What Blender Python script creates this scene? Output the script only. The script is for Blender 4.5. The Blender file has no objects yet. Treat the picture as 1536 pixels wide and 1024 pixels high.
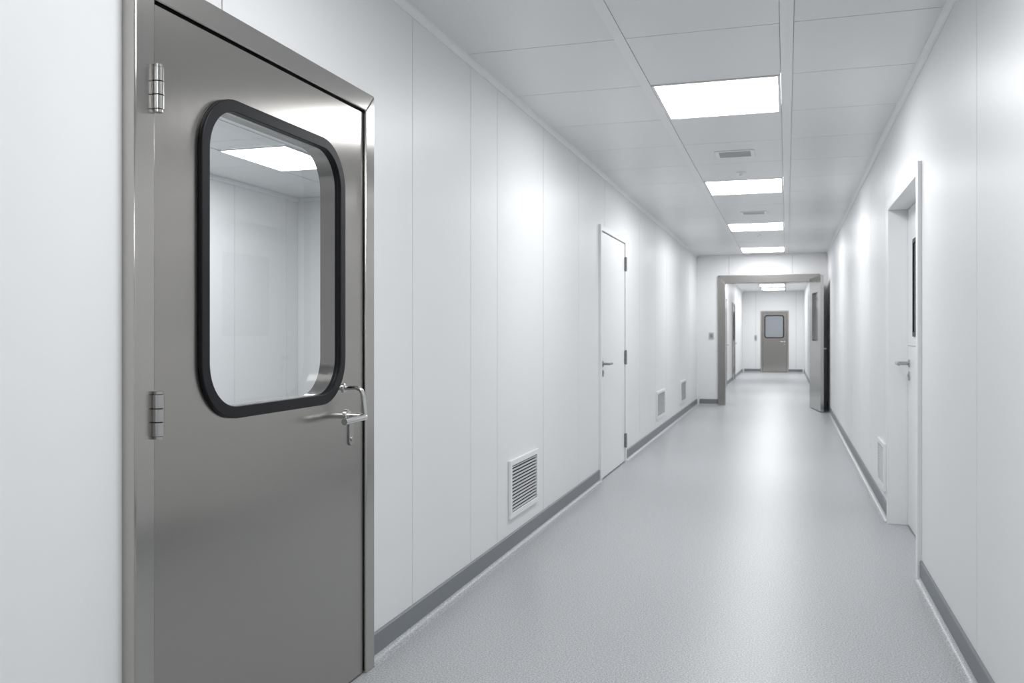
import bpy, bmesh, math
from mathutils import Matrix, Vector

scene = bpy.context.scene
scene.view_settings.view_transform = 'Standard'
scene.view_settings.look = 'None'
scene.view_settings.exposure = 0.0

XL, XR, C, HC = -1.575, 0.68, 2.72, 1.30
YB, YE = -3.2, 16.47
PXL, PXR, PYE = -1.43, 0.56, 31.0

# ------------------------------------------------------------------ materials
def new_mat(name):
    m = bpy.data.materials.new(name); m.use_nodes = True
    nt = m.node_tree; b = nt.nodes['Principled BSDF']
    return m, nt, b

def plain(name, col, rough=0.4, metal=0.0, spec=0.5, noise=0.0, nscale=(3, 3, 3)):
    m, nt, b = new_mat(name)
    b.inputs['Base Color'].default_value = (*col, 1)
    b.inputs['Roughness'].default_value = rough
    b.inputs['Metallic'].default_value = metal
    b.inputs['Specular IOR Level'].default_value = spec
    if noise > 0:
        tc = nt.nodes.new('ShaderNodeTexCoord')
        mp = nt.nodes.new('ShaderNodeMapping'); mp.inputs['Scale'].default_value = nscale
        nz = nt.nodes.new('ShaderNodeTexNoise'); nz.inputs['Scale'].default_value = 1.0; nz.inputs['Detail'].default_value = 1
        nt.links.new(tc.outputs['Object'], mp.inputs['Vector']); nt.links.new(mp.outputs[0], nz.inputs['Vector'])
        mr = nt.nodes.new('ShaderNodeMapRange')
        mr.inputs['To Min'].default_value = max(0, rough - noise); mr.inputs['To Max'].default_value = rough + noise
        nt.links.new(nz.outputs[0], mr.inputs['Value']); nt.links.new(mr.outputs[0], b.inputs['Roughness'])
    return m

M_wall = plain('white_panel', (0.83, 0.835, 0.84), 0.40, spec=0.36, noise=0.03, nscale=(2, 2, 0.5))
M_seam = plain('panel_seam', (0.50, 0.51, 0.52), 0.5)
M_ceil = plain('ceiling_panel', (0.80, 0.805, 0.81), 0.30, spec=0.42)
M_bar = plain('ceiling_bar', (0.84, 0.845, 0.85), 0.35)
M_white = plain('white_paint', (0.84, 0.845, 0.85), 0.35, spec=0.4)
M_skirt = plain('grey_vinyl_skirting', (0.205, 0.22, 0.232), 0.42, spec=0.35)
M_black = plain('black_rubber', (0.007, 0.007, 0.008), 0.42, spec=0.22)
M_dark = plain('dark_gap', (0.03, 0.03, 0.032), 0.7)
M_vent = plain('vent_back', (0.06, 0.063, 0.066), 0.7)
M_chrome = plain('polished_steel', (0.62, 0.62, 0.61), 0.12, metal=1.0)
M_hinge = plain('satin_steel', (0.46, 0.455, 0.445), 0.22, metal=1.0)
M_grey = plain('grey_metal', (0.30, 0.305, 0.31), 0.4, metal=0.6)
M_ventgrey = plain('vent_grey', (0.16, 0.165, 0.17), 0.5)
M_dkglass = plain('dark_glass', (0.045, 0.05, 0.055), 0.12)
M_farglass = plain('grey_glass', (0.30, 0.325, 0.34), 0.15)

def steel(name, col, r0, r1, amp=0.02, aniso=0.8):
    m, nt, b = new_mat(name)
    b.inputs['Metallic'].default_value = 1.0
    b.inputs['Anisotropic'].default_value = aniso
    tg = nt.nodes.new('ShaderNodeTangent'); tg.direction_type = 'RADIAL'; tg.axis = 'Z'
    nt.links.new(tg.outputs[0], b.inputs['Tangent'])
    tc = nt.nodes.new('ShaderNodeTexCoord')
    mp = nt.nodes.new('ShaderNodeMapping'); mp.inputs['Scale'].default_value = (900, 900, 6.0)
    nz = nt.nodes.new('ShaderNodeTexNoise'); nz.inputs['Scale'].default_value = 1.0
    nz.inputs['Detail'].default_value = 1; nz.inputs['Roughness'].default_value = 0.5
    nt.links.new(tc.outputs['Object'], mp.inputs['Vector']); nt.links.new(mp.outputs[0], nz.inputs['Vector'])
    cr = nt.nodes.new('ShaderNodeValToRGB')
    cr.color_ramp.elements[0].position = 0.3; cr.color_ramp.elements[0].color = (*[c * (1-amp) for c in col], 1)
    cr.color_ramp.elements[1].position = 0.7; cr.color_ramp.elements[1].color = (*[c * (1+amp) for c in col], 1)
    nt.links.new(nz.outputs[0], cr.inputs[0]); nt.links.new(cr.outputs[0], b.inputs['Base Color'])
    mr = nt.nodes.new('ShaderNodeMapRange'); mr.inputs['From Min'].default_value = 0.3; mr.inputs['From Max'].default_value = 0.7
    mr.inputs['To Min'].default_value = r0; mr.inputs['To Max'].default_value = r1
    nt.links.new(nz.outputs[0], mr.inputs['Value']); nt.links.new(mr.outputs[0], b.inputs['Roughness'])
    return m
M_steel = steel('brushed_steel', (0.40, 0.385, 0.365), 0.19, 0.23)
M_steelf = steel('brushed_steel_frame', (0.47, 0.455, 0.435), 0.17, 0.21)
M_steeld = steel('brushed_steel_dark', (0.33, 0.32, 0.31), 0.20, 0.25)

def floor_mat():
    m, nt, b = new_mat('grey_vinyl_floor')
    tc = nt.nodes.new('ShaderNodeTexCoord')
    nz = nt.nodes.new('ShaderNodeTexNoise'); nz.inputs['Scale'].default_value = 150; nz.inputs['Detail'].default_value = 3
    nz.inputs['Roughness'].default_value = 0.7
    nt.links.new(tc.outputs['Object'], nz.inputs['Vector'])
    cr = nt.nodes.new('ShaderNodeValToRGB')
    cr.color_ramp.elements[0].position = 0.40; cr.color_ramp.elements[0].color = (0.29, 0.302, 0.315, 1)
    cr.color_ramp.elements[1].position = 0.60; cr.color_ramp.elements[1].color = (0.56, 0.575, 0.59, 1)
    nt.links.new(nz.outputs[0], cr.inputs[0]); nt.links.new(cr.outputs[0], b.inputs['Base Color'])
    b.inputs['Roughness'].default_value = 0.31
    b.inputs['Specular IOR Level'].default_value = 0.45
    bp = nt.nodes.new('ShaderNodeBump'); bp.inputs['Strength'].default_value = 0.35; bp.inputs['Distance'].default_value = 0.002
    nt.links.new(nz.outputs[0], bp.inputs['Height']); nt.links.new(bp.outputs[0], b.inputs['Normal'])
    return m
M_floor = floor_mat()

def emit(name, s, col=(0.98, 0.99, 1.0)):
    m, nt, b = new_mat(name)
    b.inputs['Base Color'].default_value = (0.9, 0.9, 0.9, 1)
    b.inputs['Emission Color'].default_value = (*col, 1)
    b.inputs['Emission Strength'].default_value = s
    return m
M_emit = emit('led_diffuser', 17.3)

def glass_mat():
    m = bpy.data.materials.new('clear_glass'); m.use_nodes = True; nt = m.node_tree
    nt.nodes.clear()
    out = nt.nodes.new('ShaderNodeOutputMaterial'); mix = nt.nodes.new('ShaderNodeMixShader')
    lw = nt.nodes.new('ShaderNodeLayerWeight'); lw.inputs['Blend'].default_value = 0.5
    pw = nt.nodes.new('ShaderNodeMath'); pw.operation = 'POWER'; pw.inputs[1].default_value = 4.0
    ma = nt.nodes.new('ShaderNodeMath'); ma.operation = 'MULTIPLY_ADD'; ma.inputs[1].default_value = 0.5; ma.inputs[2].default_value = 0.03
    tr = nt.nodes.new('ShaderNodeBsdfTransparent'); tr.inputs['Color'].default_value = (0.90, 0.925, 0.93, 1)
    gl = nt.nodes.new('ShaderNodeBsdfGlossy'); gl.inputs['Roughness'].default_value = 0.02
    nt.links.new(lw.outputs['Facing'], pw.inputs[0]); nt.links.new(pw.outputs[0], ma.inputs[0])
    nt.links.new(ma.outputs[0], mix.inputs[0]); nt.links.new(tr.outputs[0], mix.inputs[1]); nt.links.new(gl.outputs[0], mix.inputs[2])
    nt.links.new(mix.outputs[0], out.inputs[0])
    return m
M_glass = glass_mat()

# ------------------------------------------------------------------ geometry helpers
def empty(name, loc, rotz=0.0, parent=None):
    e = bpy.data.objects.new(name, None); scene.collection.objects.link(e)
    e.empty_display_size = 0.1
    e.location = loc; e.rotation_euler = (0, 0, math.radians(rotz))
    if parent: e.parent = parent
    return e

class Part:
    def __init__(self, name, mats, parent=None, bevel=0.0, seg=2, smooth=False):
        self.bm = bmesh.new(); self.name = name
        self.mats = mats if isinstance(mats, (list, tuple)) else [mats]
        self.parent = parent; self.bevel = bevel; self.seg = seg; self.smooth = smooth
    def box(self, x0, x1, y0, y1, z0, z1, mi=0, M=None):
        vs = [Vector((x, y, z)) for x in (x0, x1) for y in (y0, y1) for z in (z0, z1)]
        if M is not None: vs = [M @ v for v in vs]
        v = [self.bm.verts.new(p) for p in vs]
        for f in ((0,1,3,2),(4,6,7,5),(0,4,5,1),(2,3,7,6),(0,2,6,4),(1,5,7,3)):
            fc = self.bm.faces.new([v[i] for i in f]); fc.material_index = mi
        return self
    def prism(self, pts, fn, a, b, mi=0):
        A = [self.bm.verts.new(fn(p, a)) for p in pts]; B = [self.bm.verts.new(fn(p, b)) for p in pts]
        fs = [self.bm.faces.new(A), self.bm.faces.new(list(reversed(B)))]
        n = len(pts)
        for i in range(n):
            fs.append(self.bm.faces.new((A[i], B[i], B[(i+1) % n], A[(i+1) % n])))
        for f in fs: f.material_index = mi
        return self
    def ring(self, outer, inner, fn, a, b, mi=0):
        loops = []
        for pts in (outer, inner):
            A = [self.bm.verts.new(fn(p, a)) for p in pts]; B = [self.bm.verts.new(fn(p, b)) for p in pts]
            loops.append((A, B)); n = len(pts)
            for i in range(n):
                f = self.bm.faces.new((A[i], B[i], B[(i+1) % n], A[(i+1) % n])); f.material_index = mi
                f.smooth = n > 8
        if len(outer) == len(inner):
            for k in (0, 1):
                O, I = loops[0][k], loops[1][k]; n = len(O)
                for i in range(n):
                    f = self.bm.faces.new((O[i], O[(i+1) % n], I[(i+1) % n], I[i])); f.material_index = mi
        else:
            for k in (0, 1):
                edges = []
                for L in loops:
                    vs = L[k]; n = len(vs)
                    for i in range(n):
                        edges.append(self.bm.edges.get((vs[i], vs[(i+1) % n])))
                r = bmesh.ops.triangle_fill(self.bm, use_beauty=True, use_dissolve=False, edges=edges)
                for g in r['geom']:
                    if isinstance(g, bmesh.types.BMFace): g.material_index = mi
        return self
    def cyl(self, p0, p1, r, seg=24, mi=0, r2=None):
        p0 = Vector(p0); p1 = Vector(p1); d = (p1 - p0); L = d.length
        q = d.to_track_quat('Z', 'Y').to_matrix().to_4x4()
        M = Matrix.Translation((p0 + p1) / 2) @ q
        res = bmesh.ops.create_cone(self.bm, cap_ends=True, segments=seg, radius1=r, radius2=r if r2 is None else r2, depth=L, matrix=M)
        fs = set()
        for v in res['verts']:
            for f in v.link_faces: fs.add(f)
        for f in fs:
            f.material_index = mi
            if len(f.verts) == 4: f.smooth = True
        return self
    def lathe(self, prof, M, seg=32, mi=0):
        rows = []
        for r, z in prof:
            rows.append([self.bm.verts.new(M @ Vector((max(r, 1e-4) * math.cos(2*math.pi*i/seg), max(r, 1e-4) * math.sin(2*math.pi*i/seg), z))) for i in range(seg)])
        for a, b in zip(rows, rows[1:]):
            for i in range(seg):
                f = self.bm.faces.new((a[i], a[(i+1) % seg], b[(i+1) % seg], b[i])); f.smooth = True; f.material_index = mi
        self.bm.faces.new(rows[0][::-1]); self.bm.faces.new(rows[-1])
        return self
    def tube(self, pts, r, seg=14, corner=0.015, mi=0):
        P = [Vector(p) for p in pts]; path = [P[0]]
        for i in range(1, len(P) - 1):
            a = (P[i-1] - P[i]).normalized(); b = (P[i+1] - P[i]).normalized()
            c = min(corner, (P[i-1]-P[i]).length * 0.49, (P[i+1]-P[i]).length * 0.49)
            s, e = P[i] + a * c, P[i] + b * c
            for k in range(7):
                t = k / 6; path.append((1-t)**2 * s + 2*(1-t)*t*P[i] + t*t*e)
        path.append(P[-1])
        rows = []; up = None
        for i, p in enumerate(path):
            t = (path[min(i+1, len(path)-1)] - path[max(i-1, 0)]).normalized()
            if up is None:
                up = t.orthogonal().normalized()
            up = (up - t * up.dot(t)).normalized(); s = t.cross(up)
            rows.append([self.bm.verts.new(p + r * (math.cos(2*math.pi*k/seg) * up + math.sin(2*math.pi*k/seg) * s)) for k in range(seg)])
        for a, b in zip(rows, rows[1:]):
            for k in range(seg):
                f = self.bm.faces.new((a[k], a[(k+1) % seg], b[(k+1) % seg], b[k])); f.smooth = True; f.material_index = mi
        self.bm.faces.new(rows[0][::-1]); self.bm.faces.new(rows[-1])
        return self
    def done(self):
        bmesh.ops.recalc_face_normals(self.bm, faces=self.bm.faces[:])
        me = bpy.data.meshes.new(self.name); self.bm.to_mesh(me); self.bm.free()
        me.set_sharp_from_angle(angle=math.radians(42))
        for m in self.mats: me.materials.append(m)
        o = bpy.data.objects.new(self.name, me); scene.collection.objects.link(o)
        if self.parent: o.parent = self.parent
        if self.bevel > 0:
            md = o.modifiers.new('bevel', 'BEVEL'); md.width = self.bevel; md.segments = self.seg
            md.limit_method = 'ANGLE'; md.angle_limit = math.radians(50)
        return o

def rr(u0, u1, z0, z1, r, seg=12):
    pts = []
    for cx, cz, a0 in ((u1-r, z1-r, 0), (u0+r, z1-r, 90), (u0+r, z0+r, 180), (u1-r, z0+r, 270)):
        for k in range(seg + 1):
            a = math.radians(a0 + 90 * k / seg); pts.append((cx + r*math.cos(a), cz + r*math.sin(a)))
    return pts
UN = lambda p, n: (p[0], n, p[1])           # door local: u, outward n, z
WX = lambda p, x: (x, p[0], p[1])           # wall running along Y
WY = lambda p, y: (p[0], y, p[1])           # wall running along X

def notch_outline(a, b, top, holes, z0=0.0):
    pts = [(a, z0)]
    for h0, h1, hz in sorted(holes):
        lo, hi = max(a, h0), min(b, h1)
        if hi - lo < 1e-4: continue
        if lo <= a + 1e-6: pts.pop(); pts.append((a, hz))
        else: pts += [(lo, z0), (lo, hz)]
        pts.append((hi, hz))
        if hi < b - 1e-6: pts.append((hi, z0))
        else:
            pts.append((b, top)); pts.append((a, top)); return pts
    pts += [(b, z0), (b, top), (a, top)]
    return pts

def panel_wall(name, fn, face, back, rng, seams, holes, gap=0.007, depth=0.006, top=C):
    s = 1 if back > face else -1
    p = Part(name, [M_wall, M_seam])
    ed = [rng[0]] + sorted(seams) + [rng[1]]
    for a, b in zip(ed, ed[1:]):
        p.prism(notch_outline(a + gap/2, b - gap/2, top, holes), fn, face, face + s*depth)
    p.prism(notch_outline(rng[0], rng[1], top, holes), fn, face + s*depth, back, 1)
    return p.done()

# ------------------------------------------------------------------ door builder
def lever_handle(parent, u, z, n, du, mat=M_chrome, r=0.010, proj=0.06, length=0.12):
    p = Part('lever_handle', mat, parent)
    Mx = Matrix.Translation((u, n, z)) @ Matrix.Rotation(-math.pi/2, 4, 'X')
    p.lathe([(0.026, 0), (0.026, 0.006), (0.022, 0.009), (0.0, 0.009)], Mx)
    p.tube([(u, n, z), (u, n+proj, z), (u + du*length, n+proj, z)], r)
    p.done()
    k = Part('lock_cylinder', mat, parent)
    k.prism(rr(u-0.016, u+0.016, z-0.115, z-0.055, 0.0155, 8), UN, n, n+0.008)
    k.cyl((u, n, z-0.078), (u, n+0.012, z-0.078), 0.009)
    k.done()

def hinge(parent, u, z, n, mat=M_hinge, h=0.11, r=0.012, nm='hinge'):
    p = Part(nm, [mat, M_black], parent)
    cuts = [(-0.5, -0.16), (-0.16, 0.16), (0.16, 0.5)]
    for a, b in cuts:
        p.cyl((u, n, z+a*h+0.0015), (u, n, z+b*h-0.0015), r)
    p.cyl((u, n, z-h/2), (u, n, z+h/2), r*0.75, mi=1)
    p.cyl((u, n, z-h/2-0.007), (u, n, z-h/2), r*0.8); p.cyl((u, n, z+h/2), (u, n, z+h/2+0.007), r*0.8)
    p.box(u-0.019, u+0.019, n-r-0.003, n-r+0.004, z-h/2, z+h/2, 1)
    p.done()

def frame(parent, W, H, fw, n0, n1, mat, bevel=0.003, top_w=None):
    tw = top_w or fw; g = 0.0006
    p = Part('door_frame', mat, parent, bevel=bevel)
    p.prism([(0, 0), (fw, 0), (fw, H-tw-g), (0, H-g)], UN, n0, n1)
    p.prism([(W, 0), (W, H-g), (W-fw, H-tw-g), (W-fw, 0)], UN, n0, n1)
    p.prism([(g, H), (fw+g, H-tw), (W-fw-g, H-tw), (W-g, H)], UN, n0, n1)
    return p.done()

def leaf(parent, u0, u1, z0, z1, n0, n1, mat, win=None, gasket=0.04, glass=M_glass, glass_n=None, gdepth=0.015, gin=0.0, bevel=0.002):
    p = Part('door_leaf', mat, parent)
    if win:
        a, b, c, d, r = win; g = gasket
        hole = rr(a+g*0.85, b-g*0.85, c+g*0.85, d-g*0.85, max(r-g*0.85, 0.004))
        p.ring([(u0, z0), (u1, z0), (u1, z1), (u0, z1)], hole, UN, n0, n1)
        p.done()
        q = Part('window_gasket', M_black, parent, bevel=min(0.006, g*0.2), seg=3, smooth=False)
        inr = rr(a+g, b-g, c+g, d-g, max(r-g, 0.004))
        q.ring(rr(a, b, c, d, r), inr, UN, n1 + 0.0005, n1 + gdepth)
        q.ring(rr(a+g*0.86, b-g*0.86, c+g*0.86, d-g*0.86, max(r-g*0.86, 0.004)), inr, UN, n1 - gin, n1 + 0.002)
        q.done()
        gn = glass_n if glass_n is not None else (n0+n1)/2
        w = Part('window_glass', glass, parent)
        pts = rr(a+g*0.84, b-g*0.84, c+g*0.84, d-g*0.84, max(r-g*0.84, 0.003))
        if glass is M_glass:
            w.bm.faces.new([w.bm.verts.new(UN(x, gn)) for x in pts])
        else:
            w.prism(pts, UN, gn-0.003, gn+0.003)
        w.done()
    else:
        p.box(u0, u1, n0, n1, z0, z1); p.bevel = bevel; p.done()

def gap_lining(parent, W, H, fw, tw, n):
    p = Part('frame_seal', M_black, parent)
    e = 0.012
    p.box(fw-0.002, fw+e, n-0.02, n, 0.0, H-tw); p.box(W-fw-e, W-fw+0.002, n-0.02, n, 0, H-tw)
    p.box(fw, W-fw, n-0.02, n, H-tw-e, H-tw+0.002)
    p.done()

# ------------------------------------------------------------------ room shell
D1 = (1.807, 3.134, 2.223)
D2 = (7.63, 8.93, 2.26)
D3 = (5.08, 6.59, 2.21)
ins = 0.012
hole = lambda d, w=ins: (d[0]+w, d[1]-w, d[2]-w)

panel_wall('wall_left', WX, XL, XL-0.10, (YB, YE),
           [-1.6, -0.2, 0.9, 2.214, 3.592, 4.342, 4.787, 5.784, 6.85, 7.9, 9.9, 11.13, 12.2, 13.8, 15.1],
           [hole(D1), hole(D2)])
panel_wall('wall_right', WX, XR, XR+0.22, (YB, YE),
           [-1.2, 0.2, 1.4, 2.55, 3.68, 6.95, 8.06, 9.25, 10.4, 11.6, 12.8, 14.0, 15.2],
           [hole(D3)])
PF = (-1.19, 0.56, 2.35)
panel_wall('wall_end', WY, YE, YE+0.16, (XL-0.1, XR+0.22), [-1.0, 0.10], [(PF[0]+0.03, PF[1]-0.03, PF[2]-0.03)])
panel_wall('wall_back', WY, YB, YB-0.12, (XL-0.1, XR+0.22), [-0.9, -0.1], [])

PD1 = (21.2, 22.4, 2.15); PD2 = (24.9, 26.1, 2.15); PD3 = (20.4, 21.5, 2.15)
panel_wall('wall_passage_left', WX, PXL, PXL-0.12, (YE+0.16, PYE), [18.2, 19.6, 23.6, 27.5, 29.2], [hole(PD1), hole(PD2)])
panel_wall('wall_passage_right', WX, PXR, PXR+0.12, (YE+0.16, PYE), [18.0, 19.5, 23, 24.5, 26, 27.5, 29], [hole(PD3)])
FD = (-0.84, 0.06, 2.06)
panel_wall('wall_passage_end', WY, PYE, PYE+0.12, (PXL-0.12, PXR+0.12), [-1.0, 0.3], [(FD[0]+0.01, FD[1]-0.01, FD[2]-0.01)])

RX, RY0, RY1 = -4.92, 0.2, 8.23
panel_wall('wall_side_room_back', WX, RX, RX-0.1, (RY0, RY1), [1.5, 2.9, 4.3, 5.7, 7.11, 8.01], [])
panel_wall('wall_side_room_end', WY, RY1, RY1+0.1, (RX-0.1, XL-0.1), [-4.2, -3.0, -2.2], [])
panel_wall('wall_side_room_front', WY, RY0, RY0-0.1, (RX-0.1, XL-0.1), [-4.0, -3.0], [])

p = Part('floor', M_floor)
p.box(RX-0.1, XR+0.3, YB-0.12, PYE+0.12, -0.10, 0.0); p.done()

mod, y_first = 0.84, 4.23 - 0.84*9
ys = [y_first + mod*i for i in range(0, 25)]
ys = [y for y in ys if YB < y < YE]
edges = [YB] + ys + [YE]
light_cells = []
def is_light(y0):
    k = round((y0 - 5.07) / mod)
    return abs((y0 - 5.07) / mod - k) < 0.01 and k % 4 == 0
p = Part('ceiling', [M_ceil, M_seam, M_bar])
cols = [(XL, -0.795), (-0.745, -0.03), (0.03, XR)]
g = 0.003
for ci, (a, b) in enumerate(cols):
    for y0, y1 in zip(edges, edges[1:]):
        if ci == 1 and is_light(y0):
            light_cells.append((a, b, y0, y1)); continue
        p.box(a+0.002, b-0.002, y0+g, y1-g, C, C+0.012)
for a, b in ((-0.795, -0.745), (-0.03, 0.03)):
    p.box(a, b, YB, YE, C-0.004, C+0.012, 2)
p.box(XL-0.1, XR+0.22, YB-0.12, YE+0.16, C+0.07, C+0.17, 1)
for ci, (a, b) in enumerate(cols):
    if ci != 1:
        p.box(a-0.02, b+0.02, YB, YE, C+0.012, C+0.07, 1)
    else:
        for y0, y1 in zip(edges, edges[1:]):
            if not is_light(y0): p.box(a, b, y0, y1, C+0.012, C+0.07, 1)
p.done()
p = Part('ceiling_passage', [M_ceil, M_seam])
yy = YE+0.16
while yy < PYE:
    for a, b in ((PXL, -0.78), (-0.76, -0.05), (-0.03, PXR)):
        p.box(a+0.003, b-0.003, yy+0.003, min(yy+1.2, PYE)-0.003, C, C+0.012)
    yy += 1.2
p.box(PXL-0.12, PXR+0.12, YE+0.16, PYE+0.12, C+0.012, C+0.12, 1); p.done()
p = Part('ceiling_side_room', [M_ceil, M_seam])
yy = RY0
for i in range(10):
    y1 = min(yy+0.9, RY1)
    for a, b in ((RX, -4.21), (-4.20, -3.60), (-3.59, -2.7), (-2.69, XL-0.1)):
        p.box(a+0.002, b-0.002, yy+0.003, y1-0.003, C, C+0.012)
    yy = y1
    if yy >= RY1: break
p.box(RX-0.1, XL-0.1, RY0-0.1, RY1+0.1, C+0.012, C+0.12, 1); p.done()

def ceiling_light(x0, x1, y0, y1, recessed=True):
    e = empty('ceiling_light_panel', ((x0+x1)/2, (y0+y1)/2, C))
    w, l = (x1-x0)/2, (y1-y0)/2
    f = Part('light_frame', M_white, e, bevel=0.002)
    XY = lambda q, z: (q[0], q[1], z)
    o = [(-w, -l), (w, -l), (w, l), (-w, l)]
    t = 0.016
    i = [(-w+t, -l+t), (w-t, -l+t), (w-t, l-t), (-w+t, l-t)]
    z0, z1 = (-0.006, 0.05) if recessed else (-0.012, -0.001)
    f.ring(o, i, XY, z0, z1); f.done()
    d = Part('light_diffuser', M_emit, e)
    z = z0+0.004
    vs = [d.bm.verts.new(v) for v in ((-w+t, -l+t, z), (-w+t, l-t, z), (w-t, l-t, z), (w-t, -l+t, z))]
    d.bm.faces.new(vs)
    o = d.done()
    if o.data.polygons[0].normal.z > 0: o.data.flip_normals()
for a, b, y0, y1 in light_cells:
    ceiling_light(a+0.003, b-0.003, y0+0.004, y1-0.004)
for y in (18.3, 21.9, 26.6, 28.8):  # nearest two panels are unseen, added to light the passage
    ceiling_light(-0.76, -0.05, y, y+0.95, False)
ceiling_light(-4.2, -3.6, 5.85, 6.75, False)
ceiling_light(-4.2, -3.6, 2.25, 3.45, False)  # unseen panel, added to brighten the side room
ceiling_light(-2.7, -2.1, 4.5, 5.7, False)  # also out of view, added as extra light for the side room

def cove_trim(name, xw, s, y0, y1, r=0.03):
    p = Part(name, M_bar)
    pts = [(xw, C), (xw, C-r)] + [(xw + s*(0.006 + (r-0.006)*(1-math.cos(math.radians(a)))), C - r + (r-0.004)*math.sin(math.radians(a))) for a in range(0, 91, 15)] + [(xw+s*r, C)]
    p.prism(pts, WY, y0, y1); return p.done()
cove_trim('trim_1', XL, 1, YB, YE)
cove_trim('trim_2', XR, -1, YB, YE)
cove_trim('trim_3', PXL, 1, YE+0.16, PYE)
cove_trim('trim_4', PXR, -1, YE+0.16, PYE)
p = Part('trim_5', M_bar, bevel=0.004); p.box(XL+0.03, XR-0.03, YE-0.025, YE, C-0.03, C); p.done()
p = Part('trim_6', M_bar, bevel=0.004); p.box(RX, RX+0.03, RY0, RY1, C-0.04, C); p.box(RX+0.03, XL-0.1, RY1-0.03, RY1, C-0.04, C)
p.done()

def skirt_profile(xw, s):
    band = [(xw, 0.020), (xw, 0.106), (xw+s*0.006, 0.106), (xw+s*0.011, 0.101), (xw+s*0.011, 0.020)]
    cove = [(xw, 0.0), (xw, 0.020), (xw+s*0.011, 0.020)]
    for a in range(0, 91, 15):
        t = math.radians(a)
        cove.append((xw + s*(0.011 + 0.032*(1-math.cos(t))), 0.020 - 0.0185*math.sin(t)))
    cove.append((xw+s*0.044, 0.0))
    return band, cove
def skirt(name, xw, s, segs, along='Y'):
    p = Part(name, [M_skirt, M_floor])
    band, cove = skirt_profile(xw, s)
    fn = (lambda q, t: (q[0], t, q[1])) if along == 'Y' else (lambda q, t: (t, q[0], q[1]))
    for a, b in segs:
        p.prism(band, fn, a, b, 0); p.prism(cove, fn, a, b, 1)
    return p.done()
skirt('baseboard_left', XL, 1, [(YB, D1[0]), (D1[1], D2[0]), (D2[1], YE)])
skirt('baseboard_right', XR, -1, [(YB, D3[0]), (D3[1], YE)])
skirt('baseboard_end', YE, -1, [(XL+0.055, PF[0]), (PF[1], XR-0.055)], 'X')
skirt('baseboard_passage_left', PXL, 1, [(YE+0.16, PD1[0]), (PD1[1], PD2[0]), (PD2[1], PYE)])
skirt('baseboard_passage_right', PXR, -1, [(YE+0.16, PD3[0]), (PD3[1], PYE)])
skirt('baseboard_passage_end', PYE, -1, [(PXL+0.055, FD[0]), (FD[1], PXR-0.055)], 'X')
skirt('baseboard_back', YB, 1, [(XL+0.055, XR-0.055)], 'X')
skirt('baseboard_side_room', RX, 1, [(RY0, RY1)])

# ------------------------------------------------------------------ door_1 : big stainless door
e = empty('door_1', (XL, D1[1], 0), -90)
W, H, FW = D1[1]-D1[0], D1[2], 0.072
frame(e, W, H, FW, -0.10, 0.04, M_steelf, bevel=0.004)
gap_lining(e, W, H, FW, FW, 0.012)
leaf(e, FW+0.008, W-FW-0.008, 0.008, H-FW-0.008, -0.045, 0.028, M_steel,
     win=(D1[1]-2.894, D1[1]-2.066, 1.052, 1.98, 0.165), gasket=0.036, glass_n=-0.034, gdepth=0.014, gin=0.012)
for hz in (1.923, 1.092, 0.262): hinge(e, W-FW-0.002, hz, 0.048, h=0.108, r=0.0145, mat=M_hinge)
hp = Part('lever_handle', M_chrome, e)
uh = D1[1]-2.93; n0 = 0.028
Mx = Matrix.Translation((uh, n0, 0.997)) @ Matrix.Rotation(-math.pi/2, 4, 'X')
hp.lathe([(0.024, 0), (0.024, 0.006), (0.02, 0.010), (0.0, 0.010)], Mx)
hp.tube([(uh, n0, 0.997), (uh, n0+0.082, 0.997), (uh+0.175, n0+0.082, 0.993)], 0.0115, corner=0.03)
hp.done()
hp = Part('pull_loop', M_chrome, e)
ul = D1[1]-2.905
Mx = Matrix.Translation((ul, n0, 1.100)) @ Matrix.Rotation(-math.pi/2, 4, 'X')
hp.lathe([(0.017, 0), (0.017, 0.004), (0.013, 0.007), (0.0, 0.007)], Mx)
hp.tube([(ul, n0, 1.100), (ul, n0+0.074, 1.104), (ul-0.012, n0+0.080, 1.00)], 0.0085, corner=0.03)
hp.done()
hp = Part('lock_plate', M_hinge, e, bevel=0.001)
uk = D1[1]-2.955
hp.prism(rr(uk-0.017, uk+0.017, 0.885, 0.985, 0.0165, 8), UN, n0, n0+0.007)
hp.cyl((uk, n0, 0.910), (uk, n0+0.011, 0.910), 0.009)
hp.done()

# ------------------------------------------------------------------ door_2
e = empty('door_2', (XL, D2[1], 0), -90)
W, H = D2[1]-D2[0], D2[2]
frame(e, W, H, 0.05, -0.10, 0.022, M_white, bevel=0.003)
gap_lining(e, W, H, 0.05, 0.05, -0.004)
leaf(e, 0.057, W-0.057, 0.012, H-0.057, -0.045, 0.010, M_white)
for hz in (2.0, 1.06, 0.22): hinge(e, 0.052, hz, 0.022, mat=M_grey, h=0.13, r=0.013)
lever_handle(e, W-0.12, 1.03, 0.010, -1, mat=M_grey, r=0.011, length=0.14)

# ------------------------------------------------------------------ door_3
e = empty('door_3', (XR, D3[0], 0), 90)
W, H = D3[1]-D3[0], D3[2]
frame(e, W, H, 0.07, -0.16, 0.022, M_white, bevel=0.003)
leaf(e, 0.074, W-0.074, 0.010, H-0.074, -0.155, -0.105, M_white,
     win=(0.55, 1.16, 1.28, 1.91, 0.02), gasket=0.028, glass=M_dkglass, glass_n=-0.112, gdepth=0.008)
p = Part('leaf_joint', M_seam, e); p.box(0.08, W-0.08, -0.1055, -0.1035, 1.215, 1.221); p.done()
lever_handle(e, W-0.15, 1.10, -0.105, -1, mat=M_hinge, r=0.012, proj=0.08, length=0.13)
for hz in (1.95, 1.1, 0.25): hinge(e, 0.085, hz, -0.098, h=0.10, r=0.010)

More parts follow.
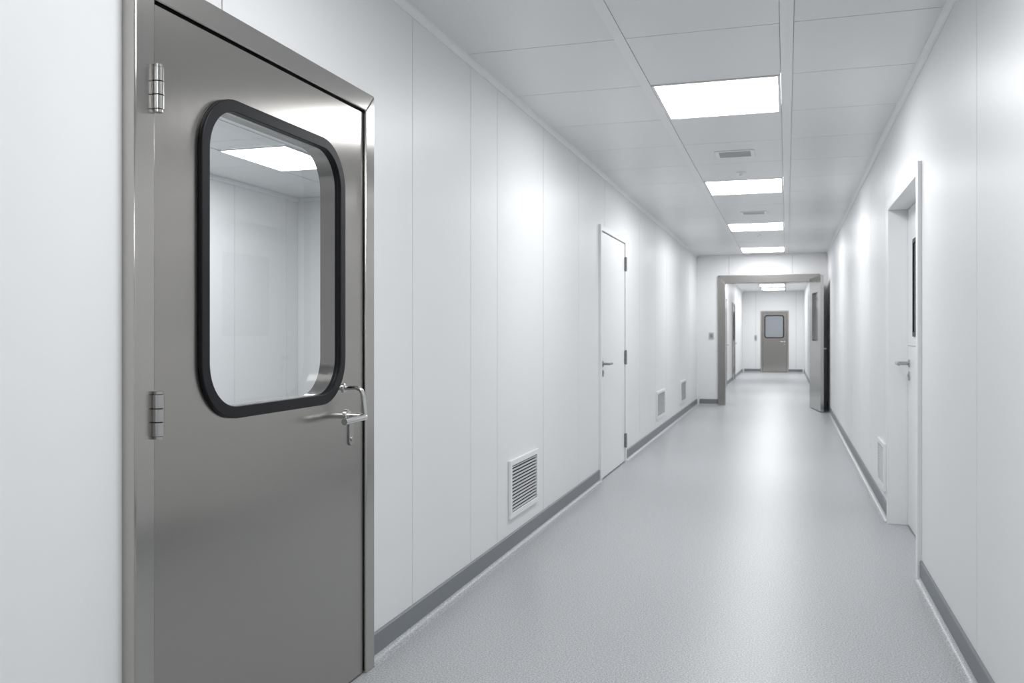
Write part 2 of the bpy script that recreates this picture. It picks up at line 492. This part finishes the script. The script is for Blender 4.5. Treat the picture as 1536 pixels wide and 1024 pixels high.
# ------------------------------------------------------------------ door_4 : open steel door
e = empty('door_4', (PF[1], YE, 0), 180)
W, H = PF[1]-PF[0], PF[2]
frame(e, W, H, 0.125, -0.18, 0.035, M_steeld, bevel=0.004, top_w=0.14)
le = empty('open_leaf', (0.125, 0.045, 0), 98, parent=e)
leaf(le, 0.0, 1.05, 0.012, 2.26, -0.05, 0.0, M_hinge, win=(0.22, 0.83, 1.15, 2.02, 0.06), gasket=0.03, glass=M_dkglass, glass_n=-0.01, gdepth=0.008)
lever_handle(le, 0.95, 1.05, 0.0, -1, mat=M_chrome, r=0.012, length=0.14)

def simple_door(name, loc, rot, W, H, fm, lm, win, gl):
    e = empty(name, loc, rot)
    frame(e, W, H, 0.06, -0.10, 0.025, fm)
    gap_lining(e, W, H, 0.06, 0.06, -0.004)
    leaf(e, 0.067, W-0.067, 0.010, H-0.067, -0.045, 0.008, lm, win=win, gasket=0.035, glass=gl, glass_n=0.0, gdepth=0.010)
    lever_handle(e, 0.13, 1.02, 0.008, 1)
    for hz in (1.8, 1.0, 0.25): hinge(e, W-0.062, hz, 0.028, h=0.1, r=0.010)
simple_door('door_5', (FD[1], PYE, 0), 180, FD[1]-FD[0], FD[2], M_steelf, M_steel, (0.14, 0.78, 1.14, 1.92, 0.09), M_farglass)
simple_door('door_6', (PXL, PD1[1], 0), -90, 1.2, 2.15, M_steelf, M_white, (0.3, 0.9, 1.1, 1.9, 0.05), M_farglass)
simple_door('door_7', (PXL, PD2[1], 0), -90, 1.2, 2.15, M_steelf, M_steel, (0.3, 0.9, 1.1, 1.9, 0.05), M_dkglass)
simple_door('door_8', (PXR, PD3[0], 0), 90, 1.1, 2.15, M_steelf, M_steel, (0.25, 0.85, 1.1, 1.9, 0.05), M_dkglass)

# ------------------------------------------------------------------ wall vents
def vent(loc, rot, W, H, nsl):
    e = empty('wall_vent_grille', loc, rot)
    f = Part('grille_frame', M_white, e, bevel=0.002); t = 0.032
    f.ring([(0, 0), (W, 0), (W, H), (0, H)], [(t, t), (W-t, t), (W-t, H-t), (t, H-t)], UN, 0.0005, 0.018); f.done()
    b = Part('grille_back', M_vent, e); b.box(t-0.004, W-t+0.004, 0.0005, 0.002, t-0.004, H-t+0.004); b.done()
    s = Part('grille_louvres', M_seam, e)
    step = (H-2*t)/nsl
    for i in range(nsl):
        z = t + step*(i+0.5)
        Mx = Matrix.Translation((0, 0.009, z)) @ Matrix.Rotation(math.radians(-32), 4, 'X')
        s.box(t-0.003, W-t+0.003, -0.0062, 0.0062, -0.0011, 0.0011, M=Mx)
    s.done()
vent((XL, 5.60, 0.20), -90, 0.61, 0.345, 14)
vent((XL, 11.96, 0.21), -90, 0.76, 0.35, 13)
vent((XL, 14.58, 0.21), -90, 0.75, 0.35, 13)
vent((XR, 6.83, 0.17), 90, 0.46, 0.34, 14)

def ceil_vent(x0, x1, y0, y1):
    e = empty('ceiling_air_vent', ((x0+x1)/2, (y0+y1)/2, C))
    w, l = (x1-x0)/2, (y1-y0)/2; t = 0.03
    XY = lambda q, z: (q[0], q[1], z)
    f = Part('vent_frame', M_white, e, bevel=0.002)
    f.ring([(-w-t, -l-t), (w+t, -l-t), (w+t, l+t), (-w-t, l+t)], [(-w, -l), (w, -l), (w, l), (-w, l)], XY, -0.006, -0.0005); f.done()
    b = Part('vent_back', M_ventgrey, e); b.box(-w, w, -l, l, -0.002, -0.0005); b.done()
    s = Part('vent_blades', M_seam, e)
    n = 7
    for i in range(n):
        y = -l + 2*l*(i+0.5)/n
        Mx = Matrix.Translation((0, y, -0.005)) @ Matrix.Rotation(math.radians(-12), 4, 'X')
        s.box(-w, w, -0.006, 0.006, -0.001, 0.001, M=Mx)
    s.done()
ceil_vent(-0.51, -0.27, 7.09, 7.31)
ceil_vent(-0.49, -0.25, 10.68, 10.88)

def detector(x, y):
    e = empty('ceiling_sprinkler', (x, y, C))
    p = Part('sprinkler_body', [M_white], e)
    Mx = Matrix.Rotation(math.pi, 4, 'X')
    p.lathe([(0.045, 0), (0.045, 0.006), (0.02, 0.012), (0.012, 0.022), (0.012, 0.028), (0.022, 0.030), (0.022, 0.032), (0.0, 0.033)], Mx)
    p.done()
detector(-0.385, 8.05); detector(-0.39, 13.2)

def switch(loc, rot, w=0.09, h=0.12):
    e = empty('light_switch', loc, rot)
    a = Part('switch_plate', M_seam, e, bevel=0.003); a.box(-w/2, w/2, 0, 0.012, -h/2, h/2); a.done()
    b = Part('switch_rocker', M_grey, e, bevel=0.002); b.box(-w*0.28, w*0.28, 0.012, 0.018, -h*0.28, h*0.28); b.done()
switch((-1.31, YE, 1.26), 180)
switch((-1.0, PYE, 1.15), 180, 0.09, 0.2)

w = bpy.data.worlds.new('world'); scene.world = w; w.use_nodes = True
w.node_tree.nodes['Background'].inputs[0].default_value = (0, 0, 0, 1)
w.node_tree.nodes['Background'].inputs[1].default_value = 0.0

cd = bpy.data.cameras.new('camera'); cam = bpy.data.objects.new('camera', cd); scene.collection.objects.link(cam)
cam.location = (0, 0, HC)
cam.rotation_euler = (math.radians(90), 0, math.atan(412/1326))
cd.sensor_width = 36; cd.lens = 1326/1536*36
cd.shift_y = -12/1536
cd.clip_start = 0.05; cd.clip_end = 100
cd.dof.use_dof = True; cd.dof.focus_distance = 3.4; cd.dof.aperture_fstop = 5.6
scene.camera = cam
